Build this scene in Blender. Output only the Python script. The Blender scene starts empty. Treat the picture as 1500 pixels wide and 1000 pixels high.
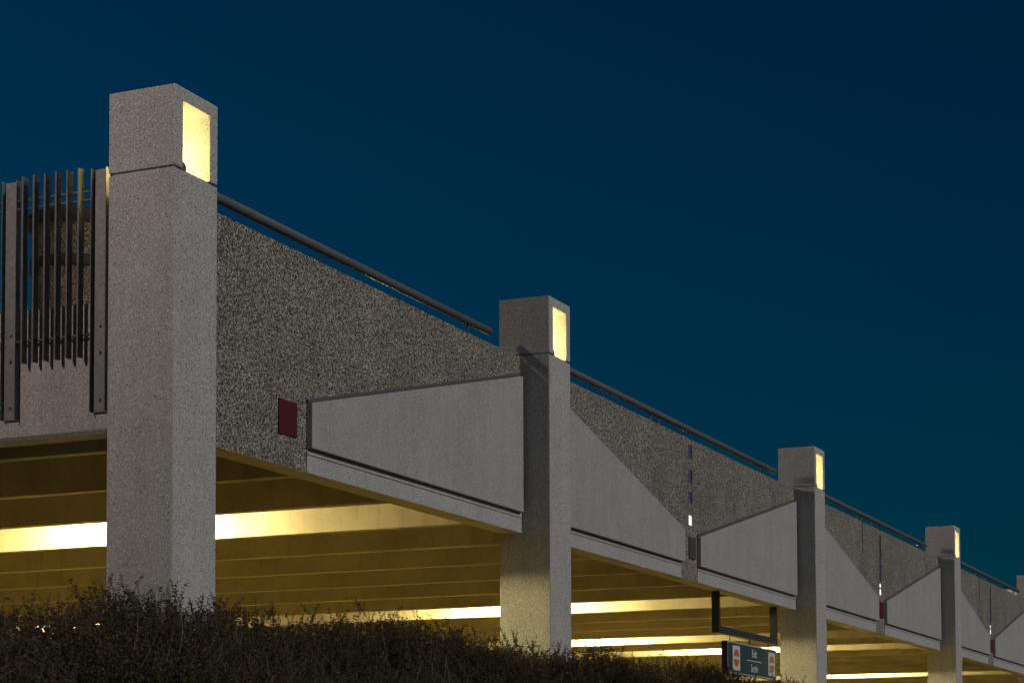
import bpy, bmesh, math, random
from mathutils import Vector, Matrix
R = math.radians
scene = bpy.context.scene
COL = scene.collection

# ------------------------------------------------------------------ camera
# world: X runs along the facade (away from the corner), Y into the garage, Z up.
FPX, PCY, PITCH, ROLL, YAW = 2952.8651, 979.0082, 0.0572, -0.0040, 0.4158
fw = Vector((math.cos(YAW), math.sin(YAW), 0)); rt = Vector((math.sin(YAW), -math.cos(YAW), 0)); up = Vector((0, 0, 1))
fw2 = fw * math.cos(PITCH) + up * math.sin(PITCH); up2 = up * math.cos(PITCH) - fw * math.sin(PITCH)
r3 = rt * math.cos(ROLL) + up2 * math.sin(ROLL); u3 = up2 * math.cos(ROLL) - rt * math.sin(ROLL)
cd = bpy.data.cameras.new('camera'); cam = bpy.data.objects.new('camera', cd); COL.objects.link(cam)
M3 = Matrix((r3, u3, -fw2)).transposed()
cam.matrix_world = Matrix.Translation((-12.6891, -8.3709, -0.2274)) @ M3.to_4x4()
cd.sensor_width = 36; cd.sensor_fit = 'HORIZONTAL'; cd.lens = FPX / 1500 * 36
cd.shift_y = (PCY - 500) / 1500
cd.clip_end = 2000; cd.clip_start = 0.05
scene.camera = cam

# ------------------------------------------------------------------ sky
world = bpy.data.worlds.new('World'); scene.world = world; world.use_nodes = True
wn = world.node_tree.nodes; wl = world.node_tree.links
bg = wn['Background']
sky = wn.new('ShaderNodeTexSky'); sky.sky_type = 'NISHITA'; sky.sun_disc = False
sky.sun_elevation = R(3.0); sky.sun_rotation = R(5); sky.altitude = 0
sky.air_density = 1.0; sky.dust_density = 0.3; sky.ozone_density = 6.0
tint = wn.new('ShaderNodeMix'); tint.data_type = 'RGBA'; tint.blend_type = 'MULTIPLY'
tint.inputs[0].default_value = 1.0
tint.inputs[7].default_value = (0.02, 0.58, 0.48, 1)
wl.new(sky.outputs[0], tint.inputs[6]); wl.new(tint.outputs[2], bg.inputs[0])
bg.inputs[1].default_value = 0.085

# ------------------------------------------------------------------ the one sun lamp: soft dim light on the front of the garage
sd = bpy.data.lights.new('sun', 'SUN'); so = bpy.data.objects.new('sun', sd); COL.objects.link(so)
sd.energy = 1.3; sd.angle = R(14); sd.color = (1.0, 0.945, 0.88)
SUN_TO = Vector((-0.05, -1.0, 0.62)).normalized()          # towards the light
so.rotation_euler = SUN_TO.to_track_quat('Z', 'Y').to_euler()
so.location = (0, -20, 14)

vs = scene.view_settings
vs.view_transform = 'Standard'; vs.look = 'None'; vs.exposure = 0.0; vs.gamma = 1.0; vs.use_curve_mapping = False

# ------------------------------------------------------------------ helpers
def tag(o, label=None, cat=None, group=None, kind=None):
    if label: o['label'] = label
    if cat: o['category'] = cat
    if group: o['group'] = group
    if kind: o['kind'] = kind
    return o

def empty(name, loc=(0, 0, 0)):
    o = bpy.data.objects.new(name, None); o.empty_display_size = 0.2; o.location = loc; COL.objects.link(o); return o

def link(name, mesh, parent=None, loc=(0, 0, 0), rz=0):
    o = bpy.data.objects.new(name, mesh); o.location = loc; o.rotation_euler = (0, 0, rz); o.parent = parent
    COL.objects.link(o); return o

class MB:
    def __init__(s): s.bm = bmesh.new()
    def poly(s, pts, d):
        """prism: polygon pts (3D, in order) extruded by vector d"""
        d = Vector(d)
        a = [s.bm.verts.new(p) for p in pts]; b = [s.bm.verts.new(Vector(p) + d) for p in pts]
        n = len(a)
        fs = [s.bm.faces.new(a[::-1]), s.bm.faces.new(b)]
        for i in range(n): fs.append(s.bm.faces.new([a[i], a[(i + 1) % n], b[(i + 1) % n], b[i]]))
        bmesh.ops.recalc_face_normals(s.bm, faces=fs)
        return s
    def box(s, x0, x1, y0, y1, z0, z1):
        return s.poly([(x0, y0, z0), (x1, y0, z0), (x1, y1, z0), (x0, y1, z0)], (0, 0, z1 - z0))
    def tube(s, a, b, r0, r1=None, n=16, caps=True):
        a, b = Vector(a), Vector(b); r1 = r0 if r1 is None else r1
        q = (b - a).to_track_quat('Z', 'Y')
        A, B = [], []
        for i in range(n):
            t = 2 * math.pi * i / n; v = q @ Vector((math.cos(t), math.sin(t), 0))
            A.append(s.bm.verts.new(a + v * r0)); B.append(s.bm.verts.new(b + v * r1))
        for i in range(n):
            f = s.bm.faces.new([A[i], A[(i + 1) % n], B[(i + 1) % n], B[i]]); f.smooth = True
        if caps: s.bm.faces.new(A[::-1]); s.bm.faces.new(B)
        return s
    def lathe(s, c, prof, n=40):
        rings = []
        for (r, z) in prof:
            rings.append([s.bm.verts.new((c[0] + r * math.cos(2 * math.pi * i / n), c[1] + r * math.sin(2 * math.pi * i / n), c[2] + z)) for i in range(n)])
        for k in range(len(rings) - 1):
            for i in range(n):
                f = s.bm.faces.new([rings[k][i], rings[k][(i + 1) % n], rings[k + 1][(i + 1) % n], rings[k + 1][i]]); f.smooth = True
        s.bm.faces.new(rings[0][::-1]); s.bm.faces.new(rings[-1])
        return s
    def mesh(s, name, mat, bevel=0.0):
        if bevel:
            es = [e for e in s.bm.edges if len(e.link_faces) == 2 and e.calc_face_angle(0) > 0.5]
            bmesh.ops.bevel(s.bm, geom=es, offset=bevel, segments=2, profile=0.6, affect='EDGES', clamp_overlap=True)
        m = bpy.data.meshes.new(name); s.bm.to_mesh(m); s.bm.free(); m.materials.append(mat); return m
    def build(s, name, mat, parent=None, loc=(0, 0, 0), bevel=0.0):
        return link(name, s.mesh(name, mat, bevel), parent, loc)

# ------------------------------------------------------------------ materials
def newmat(name):
    m = bpy.data.materials.new(name); m.use_nodes = True
    nt = m.node_tree; b = nt.nodes['Principled BSDF']
    b.inputs['Specular IOR Level'].default_value = 0.3
    return m, nt, b
def coord(nt, scale=(1, 1, 1)):
    tc = nt.nodes.new('ShaderNodeTexCoord'); mp = nt.nodes.new('ShaderNodeMapping'); mp.inputs['Scale'].default_value = scale
    nt.links.new(tc.outputs['Object'], mp.inputs['Vector']); return mp.outputs['Vector']
def noise(nt, vec, scale, detail=4, rough=0.6):
    n = nt.nodes.new('ShaderNodeTexNoise'); n.inputs['Scale'].default_value = scale; n.inputs['Detail'].default_value = detail
    n.inputs['Roughness'].default_value = rough; nt.links.new(vec, n.inputs['Vector']); return n.outputs['Fac']
def voro(nt, vec, scale, feat='F1', rnd=1.0):
    n = nt.nodes.new('ShaderNodeTexVoronoi'); n.feature = feat; n.inputs['Scale'].default_value = scale
    n.inputs['Randomness'].default_value = rnd; nt.links.new(vec, n.inputs['Vector']); return n
def ramp(nt, fac, stops, interp='LINEAR'):
    r = nt.nodes.new('ShaderNodeValToRGB'); r.color_ramp.interpolation = interp
    e = r.color_ramp.elements
    while len(e) < len(stops): e.new(0.5)
    for el, (p, c) in zip(e, stops):
        el.position = p; el.color = (*c, 1) if len(c) == 3 else c
    nt.links.new(fac, r.inputs['Fac']); return r.outputs['Color']
def mix(nt, mode, fac, a, b):
    m = nt.nodes.new('ShaderNodeMix'); m.data_type = 'RGBA'; m.blend_type = mode
    for sock, v in ((m.inputs[0], fac), (m.inputs[6], a), (m.inputs[7], b)):
        if hasattr(v, 'links') or isinstance(v, bpy.types.NodeSocket): nt.links.new(v, sock)
        elif isinstance(v, (int, float)): sock.default_value = v
        else: sock.default_value = (*v, 1)
    return m.outputs[2]
def bump(nt, b, h, strength, dist):
    n = nt.nodes.new('ShaderNodeBump'); n.inputs['Strength'].default_value = strength; n.inputs['Distance'].default_value = dist
    nt.links.new(h, n.inputs['Height']); nt.links.new(n.outputs['Normal'], b.inputs['Normal'])
def sep(nt, col):
    s = nt.nodes.new('ShaderNodeSeparateColor'); nt.links.new(col, s.inputs[0]); return s.outputs
g3 = lambda v, w=0.0: (v * (1 + w), v, v * (1 - w))

def mat_aggregate(name, gain=1.0, warm=0.0):
    """coarse exposed pebbles"""
    m, nt, b = newmat(name); v = coord(nt)
    vo = voro(nt, v, 80); sp = sep(nt, vo.outputs['Color'])
    k = gain
    c = ramp(nt, sp[0], [(0, g3(.055 * k, warm)), (.22, g3(.14 * k, .03 + warm)), (.45, g3(.27 * k, .07 + warm)), (.62, g3(.38 * k, .15 + warm)),
                         (.80, g3(.46 * k, .08 + warm)), (.94, g3(.62 * k, .05 + warm)), (1, g3(.78 * k, warm))])
    ol = ramp(nt, sp[1], [(0, (1, 1, 1)), (.8, (1, 1, 1)), (.86, (1.0, .94, .66)), (1, (1.0, .94, .66))])
    c = mix(nt, 'MULTIPLY', 1.0, c, ol)
    de = ramp(nt, vo.outputs['Distance'], [(0, (1, 1, 1)), (.36, (1, 1, 1)), (.66, (.34, .34, .32)), (1, (.25, .25, .25))])
    c = mix(nt, 'MULTIPLY', 0.85, c, de)
    st = ramp(nt, noise(nt, v, 1.3, 5), [(.3, (.80, .80, .80)), (.7, (1.12, 1.12, 1.1))])
    c = mix(nt, 'MULTIPLY', 1.0, c, st)
    nt.links.new(c, b.inputs['Base Color']); b.inputs['Roughness'].default_value = .85
    inv = nt.nodes.new('ShaderNodeMath'); inv.operation = 'SUBTRACT'; inv.inputs[0].default_value = 1.0
    nt.links.new(vo.outputs['Distance'], inv.inputs[1])
    bump(nt, b, inv.outputs[0], 0.9, 0.012)
    return m

def mat_concrete(name, base=.36, warm=.02, pits=.95, specks=.85, streak=0.0, fine=1.0):
    """sand-blasted concrete with small dark pits and light stone specks"""
    m, nt, b = newmat(name); v = coord(nt)
    c = ramp(nt, noise(nt, v, 2.1, 6, .65), [(.25, g3(base * .86, warm)), (.75, g3(base * 1.10, warm))])
    fg = ramp(nt, noise(nt, v, 230 * fine, 2, .7), [(.3, (.72, .72, .72)), (.5, (1, 1, 1)), (.72, (1.25, 1.24, 1.22))])
    c = mix(nt, 'MULTIPLY', .85, c, fg)
    vb = voro(nt, v, 170 * fine); sb = sep(nt, vb.outputs['Color'])
    lt = ramp(nt, sb[0], [(0, (0, 0, 0)), (specks, (0, 0, 0)), (specks + .02, (1, 1, 1))])
    c = mix(nt, 'MIX', lt, c, g3(base * 1.75, .04)) if specks < 1 else c
    va = voro(nt, v, 80 * fine); sa = sep(nt, va.outputs['Color'])
    pt = ramp(nt, sa[1], [(0, (0, 0, 0)), (pits, (0, 0, 0)), (pits + .01, (1, 1, 1))])
    rd = ramp(nt, va.outputs['Distance'], [(0, (1, 1, 1)), (.33, (1, 1, 1)), (.46, (0, 0, 0))])
    pm = mix(nt, 'MULTIPLY', 1.0, pt, rd)
    c = mix(nt, 'MIX', pm, c, g3(base * .22))
    if streak:
        vs_ = coord(nt, (9, 9, .35))
        s = ramp(nt, noise(nt, vs_, 1.0, 5, .7), [(.3, (1 - streak,) * 3), (.65, (1.03, 1.03, 1.03))])
        c = mix(nt, 'MULTIPLY', 1.0, c, s)
    nt.links.new(c, b.inputs['Base Color']); b.inputs['Roughness'].default_value = .9
    bump(nt, b, noise(nt, v, 160 * fine, 3, .7), .35, .004)
    return m

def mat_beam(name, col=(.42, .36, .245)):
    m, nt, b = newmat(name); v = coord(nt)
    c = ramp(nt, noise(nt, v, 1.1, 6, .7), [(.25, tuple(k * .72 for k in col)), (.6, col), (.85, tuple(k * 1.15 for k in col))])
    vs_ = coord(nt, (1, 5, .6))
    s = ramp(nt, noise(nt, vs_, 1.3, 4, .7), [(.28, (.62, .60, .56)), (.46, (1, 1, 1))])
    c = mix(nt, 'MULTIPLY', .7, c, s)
    va = voro(nt, v, 55); sa = sep(nt, va.outputs['Color'])
    pt = ramp(nt, sa[1], [(0, (1, 1, 1)), (.965, (1, 1, 1)), (.975, (.3, .3, .3))])
    rd = ramp(nt, va.outputs['Distance'], [(0, (1, 1, 1)), (.3, (1, 1, 1)), (.36, (0, 0, 0))])
    c = mix(nt, 'MULTIPLY', rd, c, pt)
    nt.links.new(c, b.inputs['Base Color']); b.inputs['Roughness'].default_value = .85
    bump(nt, b, noise(nt, v, 60, 3), .15, .004)
    return m

def mat_steel(name, base=(.20, .205, .21), rough=.5, metal=.35, mott=.25):
    m, nt, b = newmat(name); v = coord(nt)
    c = ramp(nt, noise(nt, v, 22, 5, .65), [(.3, tuple(k * (1 - mott) for k in base)), (.7, tuple(k * (1 + mott) for k in base))])
    nt.links.new(c, b.inputs['Base Color']); b.inputs['Metallic'].default_value = metal
    r = ramp(nt, noise(nt, v, 35, 3), [(.3, (rough * .8,) * 3), (.7, (rough * 1.25,) * 3)]); nt.links.new(r, b.inputs['Roughness'])
    return m

def mat_plain(name, col, rough=.5, metal=0.0, var=.12, scale=30):
    m, nt, b = newmat(name); v = coord(nt)
    c = ramp(nt, noise(nt, v, scale, 4), [(.3, tuple(k * (1 - var) for k in col)), (.7, tuple(min(1, k * (1 + var)) for k in col))])
    nt.links.new(c, b.inputs['Base Color']); b.inputs['Roughness'].default_value = rough; b.inputs['Metallic'].default_value = metal
    return m

def mat_emit(name, col, strength):
    m, nt, b = newmat(name)
    b.inputs['Base Color'].default_value = (.8, .8, .8, 1)
    b.inputs['Emission Color'].default_value = (*col, 1); b.inputs['Emission Strength'].default_value = strength
    return m

def mat_leaf(name, stops):
    m, nt, b = newmat(name)
    g = nt.nodes.new('ShaderNodeNewGeometry')
    c = ramp(nt, g.outputs['Random Per Island'], stops)
    nt.links.new(c, b.inputs['Base Color']); b.inputs['Roughness'].default_value = .55
    b.inputs['Specular IOR Level'].default_value = .25
    t = nt.nodes.new('ShaderNodeBsdfTranslucent'); nt.links.new(c, t.inputs['Color'])
    x = nt.nodes.new('ShaderNodeMixShader'); x.inputs[0].default_value = .4
    nt.links.new(b.outputs[0], x.inputs[1]); nt.links.new(t.outputs[0], x.inputs[2])
    nt.links.new(x.outputs[0], nt.nodes['Material Output'].inputs['Surface'])
    return m

M = dict(
    rough=mat_aggregate('exposed_aggregate', 1.0, .0),
    rough_dark=mat_aggregate('dark_aggregate', .5, .25),
    column=mat_concrete('column_concrete', .37, .02, .90, .86, streak=.07),
    smooth=mat_concrete('panel_concrete', .33, .0, .96, .87, streak=.07, fine=1.05),
    band=mat_concrete('band_concrete', .37, .0, .97, .86, fine=1.1),
    endwall=mat_concrete('end_wall_concrete', .36, .05, .97, .84, streak=.16),
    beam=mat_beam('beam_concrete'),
    floor=mat_beam('garage_floor_concrete', (.135, .110, .036)),
    rail=mat_steel('rail_steel', (.105, .112, .125), .65, .0),
    fence=mat_steel('fence_steel', (.12, .12, .125), .55, .25),
    post=mat_steel('post_steel', (.20, .195, .20), .55, .25, .25),
    bolt=mat_steel('bolt_steel', (.18, .15, .12), .5, .6),
    bracket=mat_plain('bracket_paint', (.035, .037, .045), .45),
    red=mat_plain('red_plate', (.095, .018, .021), .35, .0, .1, 12),
    purple=mat_plain('purple_plate', (.115, .085, .10), .28, .2, .15, 14),
    edge_shade=mat_plain('panel_edge_shade', (.085, .09, .095), .7),  # shade of the raised panel's edge, put into the colour
    coping=mat_plain('dark_coping', (.02, .02, .022), .6),
    slot=mat_plain('slot_glass', (.10, .13, .17), .3, .3),
    sign=mat_plain('sign_green', (.030, .062, .070), .4),
    signside=mat_plain('sign_edge', (.02, .022, .025), .5),
    signborder=mat_plain('sign_border', (.42, .44, .45), .5),
    white=mat_plain('sign_white', (.62, .62, .61), .5, 0, .04),
    orange=mat_plain('sign_orange', (.46, .15, .035), .5, 0, .06),
    housing=mat_plain('lamp_housing', (.12, .11, .09), .5, .3),
    soil=mat_plain('soil', (.045, .035, .025), .95, 0, .4, 6),
    asphalt=mat_plain('asphalt', (.055, .053, .05), .9, 0, .3, 8),
    hut=mat_plain('pale_render', (.74, .66, .60), .8, 0, .06, 3),
    lens_cap=mat_emit('column_lamp_lens', (1.0, .78, .28), 215),
    lens_ceiling=mat_emit('ceiling_lamp_lens', (1.0, .85, .40), 700),
    slot_glow=mat_emit('slot_glow_emission', (.95, 1.0, .92), 1.0),  # no lamp: pane glows for the deck light beyond the slot
    lens_street=mat_emit('street_lamp_lens', (1.0, .82, .62), 20),
    lens_deck=mat_emit('deck_lamp_lens', (1.0, .88, .78), 1700),
    bark=mat_plain('twig_bark', (.060, .044, .034), .9, 0, .3, 40),
    dead=mat_plain('dead_twig', (.15, .115, .09), .9, 0, .3, 40),
    leaf=mat_leaf('shrub_leaf', [(0, (.030, .030, .012)), (.35, (.052, .052, .018)), (.6, (.072, .050, .025)), (.85, (.098, .062, .034)), (.97, (.15, .11, .03)), (1, (.19, .15, .04))]),
)

# ------------------------------------------------------------------ dimensions (metres)
W = 0.6
COLX = [0.0, 7.308] + [7.308 + 10.813 * k for k in range(1, 6)]
HT, HC, ZB, ZT, YP, YI = 5.083, 4.457, 2.50, 4.424, 0.34, 0.57
YBACK = 18.0
XEND = COLX[-1] + W
FLOOR = -0.9
STEM0, DSTEM = 0.92, 1.805

# ------------------------------------------------------------------ ground
def ground_z(y):
    t = min(1, max(0, (y + 8.0) / 4.5)); t = t * t * (3 - 2 * t)
    return -1.85 + t * (FLOOR + 1.85)
bm = bmesh.new(); rows = []
for y in [-600, -100, -30, -12, -8, -7, -6.2, -5.5, -4.8, -4.1, -3.5, -2, 0, 30, 120, 600]:
    rows.append([bm.verts.new((x, y, ground_z(y))) for x in (-600, -100, -30, 0, 30, 100, 600)])
for a, b_ in zip(rows, rows[1:]):
    for i in range(6): bm.faces.new([a[i], a[i + 1], b_[i + 1], b_[i]])
gm = bpy.data.meshes.new('ground'); bm.to_mesh(gm); bm.free(); gm.materials.append(M['asphalt'])
tag(link('ground', gm), kind='structure')
tag(MB().box(-7, 14.2, -3.4, -.25, FLOOR - .03, FLOOR + .10).build('planting_bed', M['soil']), kind='structure')
tag(MB().box(.62, XEND, .62, YBACK - .02, FLOOR - .02, FLOOR + .02).build('garage_floor', M['floor']), kind='structure')

# ------------------------------------------------------------------ the garage
garage = empty('parking_garage', (0, 0, FLOOR)); garage.location = (0, 0, 0)
tag(garage, 'grey concrete parking garage with lamp-topped columns and yellow-lit ceiling beams', 'parking garage')

# columns: square shaft, hollow lantern cap open to front and back, lamp inside
sm = MB().box(0, W, 0, W, FLOOR - .05, HC - .018).mesh('column_shaft', M['column'], .012)
pm = MB().box(.022, W - .022, .022, W - .022, HC - .018, HC - .001).mesh('cap_bed', M['column'])
tx0, tx1, tz = .112, .49, 4.978
capm = MB().poly([(0, 0, HC), (tx0, 0, HC), (tx0, 0, tz), (tx1, 0, tz), (tx1, 0, HC), (W, 0, HC), (W, 0, HT), (0, 0, HT)], (0, W, 0)).mesh('column_cap', M['column'], .008)
hm = MB().box(tx0, .165, .26, .50, HC, HC + .05).mesh('lamp_housing', M['housing'], .008)
lm = MB().box(.122, .17, .30, .47, HC + .052, HC + .15).mesh('lamp_lens', M['lens_cap'], .01)
fm = MB().tube((tx0 + .012, .006, HC + .01), (tx0 + .012, .12, HC + .01), .042, n=16).mesh('conduit_box', M['housing'])
for i, x in enumerate(COLX):
    c = link('column', sm, garage, (x, 0, 0))
    for nm, me in (('cap_bed', pm), ('column_cap', capm), ('lamp_housing', hm), ('lamp_lens', lm), ('conduit_box', fm)):
        link(nm, me, c)

# beams (stems of the precast deck) and deck
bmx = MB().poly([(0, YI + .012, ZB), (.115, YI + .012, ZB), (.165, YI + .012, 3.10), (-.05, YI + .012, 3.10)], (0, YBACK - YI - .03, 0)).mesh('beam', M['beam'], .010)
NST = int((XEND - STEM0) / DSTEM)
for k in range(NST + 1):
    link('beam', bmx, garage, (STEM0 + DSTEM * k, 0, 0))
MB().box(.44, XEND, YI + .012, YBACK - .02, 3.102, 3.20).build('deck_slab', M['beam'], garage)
MB().box(.2, XEND, YBACK, YBACK + .25, FLOOR, 4.424).build('rear_wall', M['beam'], garage)
MB().box(XEND + .01, XEND + .3, .1, YBACK - .01, FLOOR, 4.424).build('far_end_wall', M['beam'], garage)

# end wall below the fence (runs back from the corner column)
ew = MB().poly([(.2, 0, ZB + .03), (.225, 0, ZB), (.42, 0, ZB), (.42, 0, 3.53), (.2, 0, 3.53)], (0, YBACK - W - .02, 0)).build('end_wall', M['endwall'], garage, (0, W + .008, 0))
ew['label'] = 'low warm grey concrete wall behind the steel fence'

# front spandrel panels
TOPM = lambda x, xa, xb: 3.112 + (4.215 - 3.112) * (x - xa) / (xb - xa)
def faced(o):
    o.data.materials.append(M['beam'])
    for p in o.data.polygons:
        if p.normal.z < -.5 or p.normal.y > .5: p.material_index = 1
jr = random.Random(11)
def slabpoly(m, x0, x1, y0, y1, z0, z1):
    n = max(2, int((x1 - x0) / .016))
    pts = [(x0, y0, z0), (x1, y0, z0), (x1, y0, z1)] + [(x1 + (x0 - x1) * k / n, y0, z1 + jr.uniform(-.007, .004)) for k in range(1, n)] + [(x0, y0, z1)]
    return m.poly(pts, (0, y1 - y0, 0))
def spandrel(i):
    x0 = COLX[i] + W + .012; x1 = COLX[i + 1] - .012
    L = x1 - x0
    YF = .28                                                     # face of the raised panels
    if i == 0:
        slab = slabpoly(MB(), 0, L, YP, YI, ZB, ZT).build('spandrel_panel', M['rough'], garage, (x0, 0, 0))
        faced(slab)
        a0, a1 = 2.60 - x0, L - .06
        traps = [[(a0, 2.714), (a1, 2.714), (a1, 4.205), (a0, 3.112)]]
        bands = [(a0, L)]
        plate = (2.112 - x0, 2.422 - x0, 2.775, 3.075, 'red')
        slots = []
    else:
        c = 13.03 - (COLX[1] + W + .012)                          # centre line of the slot
        s0, s1 = c - .08, c + .08
        rng = [(4.16, 4.34), (3.82, 4.0), (3.555, 3.70), (3.25, 3.385)] if i == 1 else [(3.86, 4.32), (3.48, 3.84), (3.36, 3.43), (3.22, 3.33)]
        m = MB()
        slabpoly(m, 0, s0, YP, YI, ZB, ZT); slabpoly(m, s1, L, YP, YI, ZB, ZT)
        zs = [ZB] + [z for r_ in sorted(rng) for z in r_] + [ZT]
        for k in range(0, len(zs), 2): m.box(s0, s1, YP + .004, YI - .004, zs[k] + (.0 if k else .004), zs[k + 1] - (.004 if k == len(zs) - 2 else 0))
        slab = m.build('spandrel_panel', M['rough'], garage, (x0, 0, 0))
        faced(slab)
        a0, a1 = c + .245, L - .06
        b1 = c - .40
        traps = [[(a0, 2.714), (a1, 2.714), (a1, 4.205), (a0, 3.112)], [(.0, 2.714), (b1, 2.714), (b1, 3.15), (.0, 4.235)]]
        bands = [(a0, L), (0, b1 - .03)]
        plate = (c - .11, c + .17, 2.80, 3.088, 'purple' if i == 1 else 'red')
        slots = rng
        for k, (za, zb_) in enumerate(sorted(rng, reverse=True)):
            lit = (k == 3) or (i > 1 and k == 2)
            MB().box(s0 + .002, s1 - .002, YP + .014, YP + .03, za + .002, zb_ - .002).build('slot_glow_pane' if lit else 'slot_pane', M['slot_glow'] if lit else M['slot'], slab)  # lower panes glow in place of light showing in the slot
        if i >= 2:                                               # dark joint cut in the panel edge
            jx = 22.5 - (COLX[2] + W + .012)
            MB().box(jx, jx + .035, YP - .004, YP + .02, 3.86, ZT - .002).build('joint_seal', M['coping'], slab)
    for t in traps:
        MB().poly([(x, YF, z) for x, z in t], (0, YP - YF - .001, 0)).build('raised_panel', M['smooth'], slab, bevel=.006)
        if t[3][1] < t[2][1]:                                    # dark strip painting the shade on the sloping upper edge
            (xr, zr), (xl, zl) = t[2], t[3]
            MB().poly([(xl - .004, YP - .022, zl + .004), (xr, YP - .022, zr + .004), (xr, YP - .022, zr + .034), (xl - .004, YP - .022, zl + .034)], (0, .021, 0)).build('panel_edge_shade', M['edge_shade'], slab)
    for (a, b_) in bands:
        MB().box(a, b_, YP - .010, YP - .001, ZB - .002, 2.655).build('lower_band', M['band'], slab, bevel=.003)
        MB().box(a, b_, YP - .012, YP - .001, 2.662, 2.7125).build('band_moulding', M['band'], slab, bevel=.003)
    px0, px1, pz0, pz1, pc = plate
    p_ = MB().box(px0, px1, YP - .014, YP - .001, pz0, pz1).build('marker_plate', M[pc], slab, bevel=.004)
    p_['label'] = 'dark red square plate' if pc == 'red' else 'purple grey square plate'
    return slab
for i in range(len(COLX) - 1): spandrel(i)

# ------------------------------------------------------------------ pipe handrails on the parapets
rail_lab = ['grey steel pipe handrail above the panel with one raised wedge and dark red plate',
            'grey steel pipe handrail above the panel with four separate slots',
            'grey steel pipe handrail above the panel with the dark open joint',
            'grey steel pipe handrail ending beside the pale rooftop hut', 'grey steel pipe handrail beyond the fifth column',
            'grey steel pipe handrail beyond the sixth column']
for i in range(len(COLX) - 1):
    x0 = COLX[i] + W + .06; x1 = COLX[i + 1] - .74 if i else COLX[1] - .585
    YR, ZR, RR = .445, 4.603, .043
    h = empty('handrail', (x0, YR, ZT))
    tag(h, rail_lab[i], 'handrail', 'pipe handrails on the parapet')
    L = x1 - x0
    m = MB(); zz = ZR - ZT
    m.tube((0, 0, zz), (L, 0, zz), RR, n=20)
    m.build('pipe', M['rail'], h)
    posts = [.06, L - .55] if i == 0 else [.08, 11.80 - 7.968, 12.11 - 7.968, 12.82 - 7.968, 13.14 - 7.968, L - .68]
    for px in posts:
        MB().tube((px, 0, 0), (px, 0, zz - RR + .012), .014, n=8).build('stanchion', M['bracket'], h)

# ------------------------------------------------------------------ steel fence on the end wall
fence = empty('steel_fence', (.2, .7, 2.66))
tag(fence, 'dark steel fence of upright fins and channel posts bolted to the low end wall', 'fence')
fo = Vector(fence.location)
def fb(mb): return mb
PW = .145
webm = MB().box(.180, .197, .008, PW - .008, 2.66, 4.572).mesh('post', M['post'], .003)
flm = MB().box(.141, .197, 0, .007, 2.662, 4.575).mesh('flange', M['fence'], .002)
boltm = MB().tube((.181, 0, 0), (.166, 0, 0), .014, .011, n=6).mesh('bolt', M['bolt'])
finm = MB().box(.104, .172, -.009, .009, 3.095, 4.582).mesh('fin', M['fence'], .003)
NP = 12; PITCHY = .852
for k in range(NP):
    y0 = .722 + PITCHY * k
    p_ = link('post', webm, fence, Vector((0, y0, 0)) - fo)
    link('flange', flm, p_, (0, 0, 0)); link('flange', flm, p_, (0, PW - .007, 0))
    for z in (3.336, 3.13, 2.758): link('bolt', boltm, p_, (0, PW / 2, z))
    if k < NP - 1:
        for j in range(6): link('fin', finm, fence, Vector((0, y0 + .236 + .1065 * j, 0)) - fo)
        for z in (4.405, 4.335, 3.272):
            MB().tube((.158, y0 + PW - .004, z), (.158, y0 + PITCHY + .004, z), .011, n=10).build('rod', M['fence'], fence, -fo)

# ------------------------------------------------------------------ round vent tower on the deck
vt = empty('vent_tower', (6.79, 5.80, 3.20))
tag(vt, 'round brown pebble-faced vent tower with dark coping behind the steel fence', 'tower')
rad = .56; top = 3.20
MB().lathe((0, 0, 0), [(rad, 0), (rad, top - .05)], 48).build('wall', M['rough_dark'], vt)
MB().lathe((0, 0, 0), [(rad + .03, top - .09), (rad + .05, top - .07), (rad + .05, top + .04), (rad + .02, top + .06)], 48).build('coping', M['coping'], vt)
MB().lathe((0, 0, 0), [(rad + .008, top - .62), (rad + .02, top - .61), (rad + .02, top - .49), (rad + .008, top - .48)], 48).build('band', M['coping'], vt)

# ------------------------------------------------------------------ pale hut far along the deck
ht = empty('rooftop_hut', (49.0, 2.0, 3.20))
tag(ht, 'pale flat-topped rooftop hut showing behind the end of a handrail', 'hut')
MB().box(0, 3.0, 0, 1.05, 0, 2.33).build('wall', M['hut'], ht, bevel=.01)
MB().box(-.06, 3.06, -.06, 1.11, 2.332, 2.40).build('roof', M['hut'], ht, bevel=.01)

# ------------------------------------------------------------------ ceiling lights between the beams
LROW = [(k, 4.6) for k in (2.5, 8.5, 14.5, 20.5, 26.5, 32.5)] + [(12.5, 6.2)] + [(k, 13.0) for k in (2.5, 8.5, 14.5, 20.5, 26.5, 32.5)]  # rear row is unseen, added for ambient light on the beams
hmesh = MB().box(-.16, .16, -.62, .62, -.09, 0).mesh('housing', M['housing'], .01)
lmesh = MB().box(-.13, .13, -.58, .58, -.19, -.092).mesh('lens', M['lens_ceiling'], .02)
for k, y in LROW:
    x = STEM0 + DSTEM * k + .06
    o = empty('ceiling_light', (x, y, 3.10))
    tag(o, 'glowing yellow ceiling light tucked between two deck beams', 'light', 'ceiling lights under the deck')
    link('housing', hmesh, o); link('lens', lmesh, o)

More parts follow.
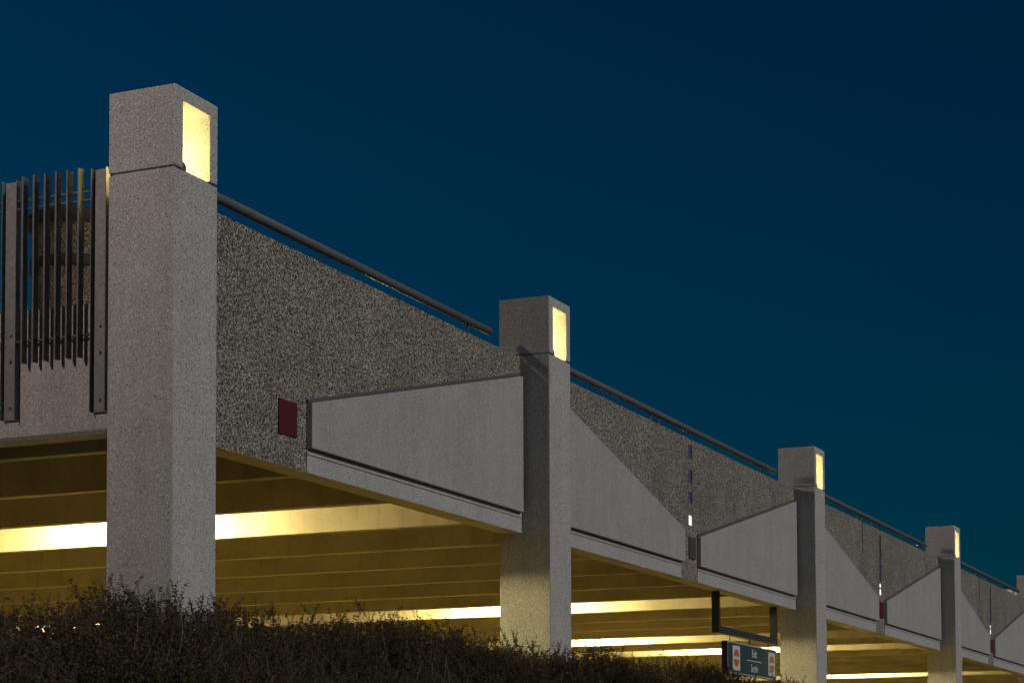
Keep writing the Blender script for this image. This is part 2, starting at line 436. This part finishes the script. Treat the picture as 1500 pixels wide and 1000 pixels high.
# ------------------------------------------------------------------ exit sign on its hanging frame
XA, XB, YS = 14.55, 17.47, .50
br = empty('sign_frame', (XA, YS, ZB)); tag(br, 'dark square-tube frame hanging from the garage edge above the exit sign', 'frame')
for x in (XA, XB - .06):
    MB().box(x - XA, x - XA + .06, -.055, .055, -.59, -.002).build('upright', M['bracket'], br, bevel=.005)
    MB().box(x - XA - .03, x - XA + .09, -.068, .068, -.0019, -.0009).build('mounting_plate', M['bracket'], br)
MB().box(.061, XB - XA - .061, -.052, .052, -.588, -.495).build('crossbar', M['bracket'], br, bevel=.005)
SX0, SX1, SZ0, SZ1 = 14.95, 17.40, 1.362, 1.822
sg = empty('exit_sign', ((SX0 + SX1) / 2, YS, SZ0))
tag(sg, 'dark green hanging sign reading Exit and Sortie between two no-entry symbols', 'sign')
SL = SX1 - SX0; SH = SZ1 - SZ0
MB().box(-SL / 2, SL / 2, -.045, .045, 0, SH).build('board', M['signside'], sg, bevel=.004)
MB().box(-SL / 2 + .018, SL / 2 - .018, -.0495, -.0455, .018, SH - .018).build('face', M['sign'], sg)
m = MB(); e = .018; yb = -.0485
m.box(-SL / 2 + .002, SL / 2 - .002, yb, -.0455, .002, e - .001); m.box(-SL / 2 + .002, SL / 2 - .002, yb, -.0455, SH - e + .001, SH - .002)
m.box(-SL / 2 + .002, -SL / 2 + e - .001, yb, -.0455, e, SH - e); m.box(SL / 2 - e + .001, SL / 2 - .002, yb, -.0455, e, SH - e)
m.build('border', M['signborder'], sg)
for cx in (-SL / 2 + .40, SL / 2 - .26):
    zc = SH / 2
    pn = MB().box(cx - .175, cx + .175, -.0535, -.0497, zc - .178, zc + .178).build('symbol_panel', M['white'], sg)
    MB().tube((cx, -.0537, zc), (cx, -.0565, zc), .128, n=40).build('symbol_disc', M['orange'], pn)
    MB().box(cx - .150, cx + .150, -.0590, -.0567, zc - .021, zc + .021).build('symbol_bar', M['white'], pn)
def text(s, size, cx, z, name, sx=1.0):
    cu = bpy.data.curves.new(name, 'FONT'); cu.body = s; cu.size = size; cu.align_x = 'CENTER'; cu.extrude = .0012; cu.offset = size * .012
    o = bpy.data.objects.new('tmp', cu); COL.objects.link(o)
    dg = bpy.context.evaluated_depsgraph_get(); me = bpy.data.meshes.new_from_object(o.evaluated_get(dg))
    bpy.data.objects.remove(o)
    me.transform(Matrix.Translation((cx, -.0512, z)) @ Matrix.Rotation(R(90), 4, 'X') @ Matrix.Scale(sx, 4, (1, 0, 0)))
    me.materials.clear(); me.materials.append(M['white']); return link(name, me, sg)
text('Exit', .165, .07, .285, 'lettering', .95)
text('Sortie', .165, .07, .065, 'lettering', .88)
MB().box(.07 - .36, .07 + .36, -.0525, -.0497, .222, .234).build('rule_line', M['white'], sg)
for cx in (-SL / 2 + .26, 0, SL / 2 - .26):
    m = MB(); zt = (ZB - .588) - SZ0
    m.tube((cx, 0, SH - .006), (cx, 0, zt + .004), .008, n=6)
    for q in range(3):
        zc = SH + .010 + q * .026
        m.tube((cx - .012, 0, zc), (cx + .012, 0, zc + .012), .006, n=6)
    m.build('hanger', M['bracket'], sg)

# ------------------------------------------------------------------ lamps that stand outside the picture: one in the lane by the end wall, one on the deck
lp = empty('lamp_post', (-5.4, 2.45, FLOOR)); tag(lp, 'lamp post in the lane beyond the fenced end wall', 'street lamp')
MB().tube((0, 0, 0), (0, 0, 7.42), .08, .05, n=16).build('pole', M['post'], lp)
MB().box(-.22, .22, -.22, .22, 7.42, 7.58).build('lamp_head', M['housing'], lp, bevel=.02)
MB().box(-.16, .16, -.16, .16, 7.385, 7.418).build('lamp_lens', M['lens_street'], lp)
pl = bpy.data.lights.new('lamp_light', 'POINT'); pl.energy = 1450; pl.color = (1.0, .85, .73); pl.shadow_soft_size = .10
po = bpy.data.objects.new('lamp_light', pl); COL.objects.link(po); po.parent = lp; po.location = (.0, .0, 7.32)

dpole = MB().tube((0, 0, 0), (0, 0, 1.80), .045, .04, n=16).mesh('pole', M['post'])
dhead = MB().lathe((0, 0, 0), [(.05, 1.97), (.12, 1.975), (.10, 2.01), (.02, 2.025)], 20).mesh('lamp_head', M['housing'])
dlens = MB().lathe((0, 0, 0), [(.05, 1.802), (.055, 1.81), (.055, 1.96), (.05, 1.968)], 20).mesh('lamp_lens', M['lens_deck'])
for k in range(4):
    dl = empty('deck_lamp', (8.7 + 10.813 * k, 3.0, 3.20)); tag(dl, 'short lamp post on the roof deck behind the parapet', 'street lamp', 'lamps on the roof deck')
    for nm, me in (('pole', dpole), ('lamp_head', dhead), ('lamp_lens', dlens)): link(nm, me, dl)

# ------------------------------------------------------------------ shrubs of the hedge
def shrub_meshes(seed, rx, ry, h, zlow, nshoot):
    """upright leafy shoots filling a lumpy dome; detailed above zlow"""
    rg = random.Random(seed)
    tv, tf, lv, lf, dv, df = [], [], [], [], [], []
    lumps = [(rg.uniform(0, 6.28), rg.uniform(.05, .16), rg.randint(2, 5)) for _ in range(4)]
    def topz(x, y):
        r = math.hypot(x / rx, y / ry); a = math.atan2(y, x)
        if r > 1: return None
        w = sum(k * math.sin(n * a + p) * r for p, k, n in lumps) * .35 + .05 * math.sin(5 * x + seed) * math.cos(6 * y)
        return h * (1 - .30 * r ** 3.2) + w * .8
    def stick(V, F, pts, r0, r1):
        n = 3; base = len(V)
        for k, p in enumerate(pts):
            r = r0 + (r1 - r0) * k / (len(pts) - 1)
            for i in range(n):
                t = 6.283 * i / n; V.append((p[0] + r * math.cos(t), p[1] + r * math.sin(t), p[2]))
        for k in range(len(pts) - 1):
            for i in range(n):
                a = base + k * n + i; b_ = base + k * n + (i + 1) % n
                F.append((a, b_, b_ + n, a + n))
    def leaf(p, d, ln, wd):
        d = d.normalized(); s = d.cross(Vector((rg.uniform(-1, 1), rg.uniform(-1, 1), rg.uniform(-.3, 1))))
        if s.length < 1e-3: return
        s.normalize(); n = d.cross(s); b0 = len(lv)
        lv.extend([tuple(p), tuple(p + d * ln * .55 + s * wd * .5 + n * wd * .12), tuple(p + d * ln), tuple(p + d * ln * .55 - s * wd * .5 + n * wd * .12)])
        lf.append((b0, b0 + 1, b0 + 2)); lf.append((b0, b0 + 2, b0 + 3))
    # main stems
    for _ in range(26):
        a = rg.uniform(0, 6.28); r = rg.uniform(.15, .85) ** .7
        x, y = rx * r * math.cos(a), ry * r * math.sin(a); z = (topz(x, y) or h * .7) - rg.uniform(.1, .4)
        pts = [(x * .15 * 1, y * .15, 0), (x * .45 + rg.uniform(-.05, .05), y * .45, z * .35), (x * .8 + rg.uniform(-.05, .05), y * .8 + rg.uniform(-.05, .05), z * .7), (x, y, z)]
        stick(tv, tf, pts, .012, .004)
    for k in range(nshoot):
        a = rg.uniform(0, 6.28); r = math.sqrt(rg.random())
        x, y = rx * r * math.cos(a), ry * r * math.sin(a); tz_ = topz(x, y)
        u = rg.random()
        if u < .42: z1 = tz_ - abs(rg.gauss(0, .05)) + (rg.uniform(0, .17) if rg.random() < .24 else 0)
        elif u < .9: z1 = tz_ - rg.uniform(.03, .75)
        else: z1 = zlow + rg.uniform(-.3, .2)
        if z1 < zlow - .35: continue
        ln = rg.uniform(.16, .36); lean = Vector((math.cos(a) * r * .35 + rg.gauss(0, .42), math.sin(a) * r * .35 + rg.gauss(0, .42), 1)).normalized()
        p1 = Vector((x, y, z1)); p0 = p1 - lean * ln; pm_ = (p0 + p1) / 2 + Vector((rg.gauss(0, .012), rg.gauss(0, .012), 0))
        if rg.random() < .10:
            stick(dv, df, [p0 - lean * .1, pm_, p1 + lean * rg.uniform(0, .05)], .003, .0013); continue
        stick(tv, tf, [p0, pm_, p1], .0030, .0014)
        s = rg.uniform(.0, .012); ph = rg.uniform(0, 6.28)
        while s < ln:
            t = s / ln; p = (p0 + (pm_ - p0) * t * 2) if t < .5 else (pm_ + (p1 - pm_) * (t - .5) * 2)
            for q in range(rg.choice((1, 2, 2, 3))):
                an = ph + q * 2.3 + rg.gauss(0, .3)
                d = Vector((math.cos(an), math.sin(an), rg.uniform(.1, 1.1)))
                L_ = rg.uniform(.017, .036) * (1.05 - .35 * t)
                leaf(p, d, L_, L_ * rg.uniform(.48, .70))
            ph += 1.57; s += rg.uniform(.014, .028)
        leaf(p1, Vector((rg.gauss(0, .3), rg.gauss(0, .3), 1)), .018, .009)
    def mk(n, v, f, mat):
        me = bpy.data.meshes.new(n); me.from_pydata([tuple(p) for p in v], [], f); me.materials.append(mat); me.update(); return me
    return mk('stems', tv, tf, M['bark']), mk('leaves', lv, lf, M['leaf']), mk('dead_twigs', dv, df, M['dead'])

BED = FLOOR + .10
protos = [shrub_meshes(s, .82, .75, 1.80, .95, 1500) for s in (3, 8, 21, 34)]
low = [shrub_meshes(s, .85, .70, 1.32, .75, 1300) for s in (51, 77)]
rg = random.Random(5)
def shrub(ms, x, y, rz, s, label, group):
    o = empty('shrub', (x, y, BED)); o.rotation_euler = (0, 0, rz); o.scale = (1, 1, s)
    tag(o, label, 'shrub', group)
    for nm, me in zip(('stems', 'leaves', 'dead_twigs'), ms): tag(link(nm, me, o), kind='stuff')
x = -3.9; k = 0
tops = [(-3.9, .80), (-3.0, .80), (-2.2, .96), (-1.0, 1.0), (.3, 1.0), (1.4, 1.06), (3.2, 1.09), (5.5, 1.05), (7.4, 1.08), (10, 1.06), (14, 1.04)]
def top_at(x):
    for (a, za), (b_, zb_) in zip(tops, tops[1:]):
        if a <= x <= b_: return za + (zb_ - za) * (x - a) / (b_ - a)
    return .95
special = {-1.5: 'dark leafy shrub growing up against the foot of the corner column', 5.0: 'dark leafy shrub hiding the foot of the second column', 13.3: 'last dark shrub of the tall hedge, towards the hanging exit sign'}
while x < 13.6:
    s = (top_at(x) - BED + rg.uniform(-.08, .04)) / 1.84
    shrub(protos[k % 4], x, -1.15 + rg.uniform(-.12, .12), rg.uniform(0, 6.28), s,
          special.pop(min(special, key=lambda q: abs(q - x))) if special and min(abs(q - x) for q in special) < .48 else 'dark leafy shrub in the tall hedge under the deck edge', 'shrubs of the tall hedge')
    x += rg.uniform(.78, .98); k += 1
x = -5.4; k = 0
while x < 4.5:
    shrub(low[k % 2], x, -2.35 + rg.uniform(-.1, .1), rg.uniform(0, 6.28), rg.uniform(.92, 1.04), 'lower dark shrub growing in front of the tall hedge', 'lower shrubs before the hedge')
    x += rg.uniform(.9, 1.1); k += 1
